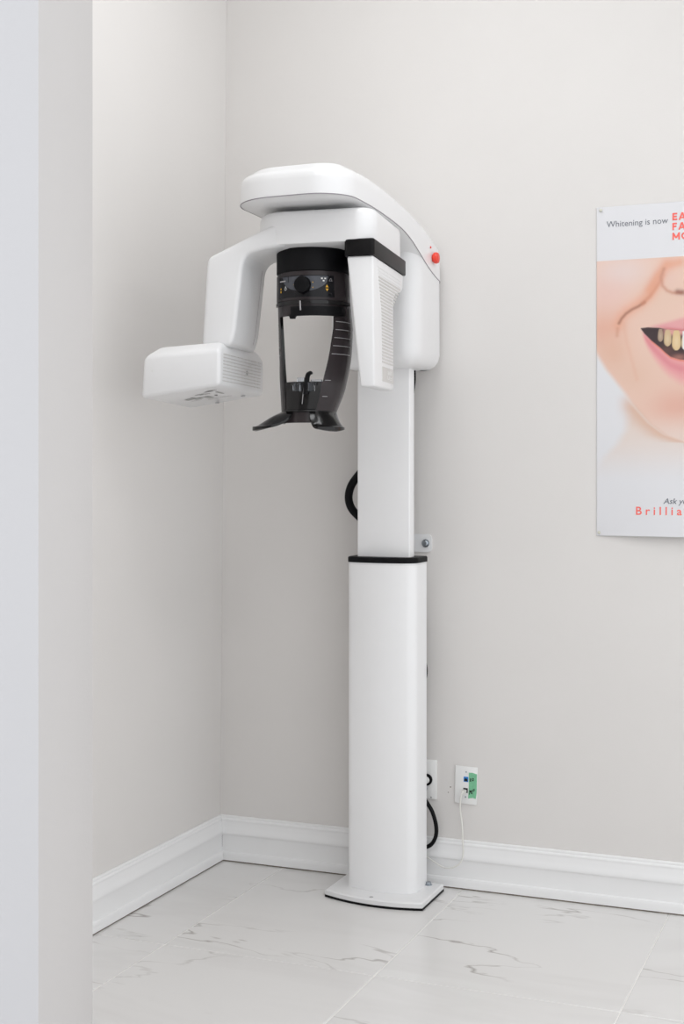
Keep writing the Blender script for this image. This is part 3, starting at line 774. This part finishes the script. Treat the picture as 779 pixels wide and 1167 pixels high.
for cx, zt, zb, hw, c, h in ((.186, 1.694, 1.657, .0075, (176, 150, 128), (205, 185, 160)), (.2065, 1.690, 1.643, .0105, (214, 186, 146), (232, 212, 176)),
                             (.2315, 1.688, 1.630, .0125, (230, 200, 150), (246, 224, 184)), (.2625, 1.684, 1.628, .0165, (236, 214, 176), (250, 236, 208)), (.3035, 1.683, 1.620, .0215, (238, 218, 184), (252, 240, 216))):
    tooth(cx, zt, zb, hw, srgb(*c), srgb(*h))
white = ins * ss(.248, .2495, X) * (C.sum(-1) > .9)
C = mix(C, srgb(246, 246, 246), .9 * white)
# chin: jaw line, neck, fading to paper
jx = np.interp(Zz, [1.36, 1.365, 1.385, 1.42, 1.46, 1.50, 1.535, 1.58, 1.63, 1.66, 2.1], [.325, .255, .205, .160, .125, .093, .065, .030, 0, -.02, -.02])
jaw = ss(-.012, .010, x - jx)
B = np.ones_like(C) * PAPER
def onB(col, k):
    global B
    B = B * (1 - k[..., None]) + np.asarray(col) * k[..., None]
neck_ = ss(.02, .06, x - np.interp(Zz, [1.2, 1.32, 1.36, 1.40, 1.44, 1.56], [-.1, -.02, .02, .045, .055, .055])) * ss(1.24, 1.40, Zz)
onB(srgb(238, 224, 215), neck_)
dj = np.exp(-((x - jx) / .05) ** 2) * ss(1.30, 1.39, Zz) * ss(1.52, 1.46, Zz) * ss(.045, .09, x)
onB(srgb(226, 176, 145), .75 * dj)
onB(srgb(242, 230, 224), .5 * np.exp(-((x - jx + .006) / .006) ** 2) * ss(1.36, 1.40, Zz) * ss(1.55, 1.48, Zz))
C = C * jaw[..., None] + B * (1 - jaw[..., None])
C = mix(C, srgb(240, 226, 218), .6 * ss(1.46, 1.37, Zz) * jaw)
st = ss(STRIP - .001, STRIP + .001, Zz)
C = mix(C, PAPER, st)
me = bpy.data.meshes.new('poster_sheet')
bend = np.sin(np.pi * X / PW) * np.clip((1.75 - Zz) / .66, 0, 1) ** 3 * .022
V = np.stack([X, -(.0015 + bend), Zz - PZ0], -1).reshape(-1, 3)
idx = np.arange(nx * nz).reshape(nz, nx)
Q = np.stack([idx[:-1, :-1], idx[:-1, 1:], idx[1:, 1:], idx[1:, :-1]], -1).reshape(-1, 4)
me.vertices.add(len(V)); me.vertices.foreach_set('co', V.ravel())
me.loops.add(Q.size); me.loops.foreach_set('vertex_index', Q.ravel())
me.polygons.add(len(Q)); me.polygons.foreach_set('loop_start', np.arange(0, Q.size, 4)); me.polygons.foreach_set('loop_total', np.full(len(Q), 4))
me.update(calc_edges=True); me.validate()
me.polygons.foreach_set('use_smooth', np.ones(len(Q), bool))
ca = me.color_attributes.new('print', 'FLOAT_COLOR', 'POINT')
rgba = np.concatenate([np.clip(C, 0, 1), np.ones((nz, nx, 1))], -1).reshape(-1)
ca.data.foreach_set('color', rgba.astype(np.float32))
mp = bpy.data.materials.new('poster_print'); mp.use_nodes = True
nt = mp.node_tree; b = nt.nodes['Principled BSDF']
at = nt.nodes.new('ShaderNodeVertexColor'); at.layer_name = 'print'
mulc = nt.nodes.new('ShaderNodeMix'); mulc.data_type = 'RGBA'; mulc.blend_type = 'MULTIPLY'; mulc.inputs['Factor'].default_value = 1; mulc.inputs['B'].default_value = (.86, .86, .87, 1)
nt.links.new(at.outputs['Color'], mulc.inputs['A']); nt.links.new(mulc.outputs['Result'], b.inputs['Base Color'])
b.inputs['Roughness'].default_value = .45
poster = tag(empty('poster', (PX0, 0, PZ0)), 'white teeth-whitening poster with a close-up smile pinned to the wall', 'poster')
sheet = add('sheet', me, mp, poster)
sm = sheet.modifiers.new('thickness', 'SOLIDIFY'); sm.thickness = .0006; sm.offset = 1
def text(name, s, m, x0, z0, h, width=None, spacing=1.0, bold=0.0, shear=0.0):
    cu = bpy.data.curves.new(name, 'FONT'); cu.body = s; cu.size = 1; cu.space_character = spacing; cu.offset = bold; cu.shear = shear; cu.resolution_u = 3
    to = bpy.data.objects.new(name, cu); COL.objects.link(to)
    bpy.context.view_layer.update()
    dg = bpy.context.evaluated_depsgraph_get()
    tm = bpy.data.meshes.new_from_object(to.evaluated_get(dg)); bpy.data.objects.remove(to); bpy.data.curves.remove(cu)
    cos = np.array([v.co[:] for v in tm.vertices]); mn, mx = cos.min(0), cos.max(0)
    kz = h / .729                                   # cap height of the built-in face
    kx = kz if width is None else width / (mx[0] - mn[0])
    for v in tm.vertices:
        xx = x0 + (v.co.x - mn[0]) * kx - PX0; zz = z0 + v.co.y * kz - PZ0
        bd = math.sin(math.pi * xx / PW) * max(0, (1.75 - (zz + PZ0)) / .66) ** 3 * .022
        v.co = Vector((xx, -(.0027 + bd), zz))
    o = add(name, tm, m, poster); tm.materials.clear(); tm.materials.append(m)
    return o
text('headline', 'Whitening is now', M_TXTG, 1.278, 2.0005, .0185, .178)
NS = [0]
def seg(bm, a, b, t):
    """thick straight stroke"""
    a, b = Vector(a), Vector(b); n = Vector((-(b - a).y, (b - a).x)).normalized() * t / 2
    NS[0] += 1; yy = -.0025 - .00012 * (NS[0] % 7)
    bm.faces.new([bm.verts.new((p.x, yy, p.y)) for p in (a + n, b + n, b - n, a - n)])
def letter(bm, ch, x, z, wd, h, t):
    e = t / 2
    if ch in 'EF':
        seg(bm, (x + e, z), (x + e, z + h), t)
        for k, q in ((1, 1), (.5, .9)) + (((0, 1),) if ch == 'E' else ()):
            zz = z + e + (h - t) * k; seg(bm, (x, zz), (x + wd * q, zz), t)
    if ch == 'A':
        seg(bm, (x + e, z), (x + wd / 2, z + h), t); seg(bm, (x + wd - e, z), (x + wd / 2, z + h), t); seg(bm, (x + wd * .2, z + h * .3), (x + wd * .8, z + h * .3), t * .9)
    if ch == 'M':
        seg(bm, (x + e, z), (x + e, z + h), t); seg(bm, (x + wd - e, z), (x + wd - e, z + h), t)
        seg(bm, (x + e, z + h - e * .6), (x + wd / 2, z + h * .25), t); seg(bm, (x + wd - e, z + h - e * .6), (x + wd / 2, z + h * .25), t)
    if ch == 'O':
        P = [(x + wd / 2 + (wd / 2 - e) * math.cos(k * math.pi / 10), z + h / 2 + (h / 2 - e) * math.sin(k * math.pi / 10)) for k in range(21)]
        for a, b in zip(P, P[1:]): seg(bm, a, b, t)
for i, (wrd, ws) in enumerate((('EA', (.0140, .0215)), ('FA', (.0130, .0215)), ('MO', (.0215, .0235)))):
    bm = bmesh.new(); xx = 1.4685 - PX0
    for ch, wd in zip(wrd, ws):
        letter(bm, ch, xx, 2.0075 - i * .0285 - PZ0, wd, .0212, .0047); xx += wd + .0035
    add('headline', finish(bm, 'headline'), M_TXTR, poster)
text('caption', 'Ask yo', M_TXTG, 1.4445, 1.186, .0165, .068, shear=.22, bold=.008)
text('caption', 'Brillia', M_TXTR, 1.3655, 1.1535, .0245, .132, spacing=1.55, bold=.012)
for loc, lab in (((1.2615, -.0022, 2.0515), 'small pale push pin in the upper corner of the poster'), ((1.2565, -.0022, 1.0995), 'small pale push pin in the lower corner of the poster')):
    pn = tag(empty('push_pin', loc), lab, 'push pin', 'pins holding the poster')
    lx_('pin_head', [(0, .003), (.0042, .003), (.0048, .004), (.0040, .0058), (.002, .0068), (0, .007)], (0, 0, 0), (0, -1, 0), M_PAPERPIN, pn, 14)
    lx_('pin_shaft', [(0, -.002), (.001, -.002), (.001, .003), (0, .003)], (0, 0, 0), (0, -1, 0), M_STEEL, pn, 8)
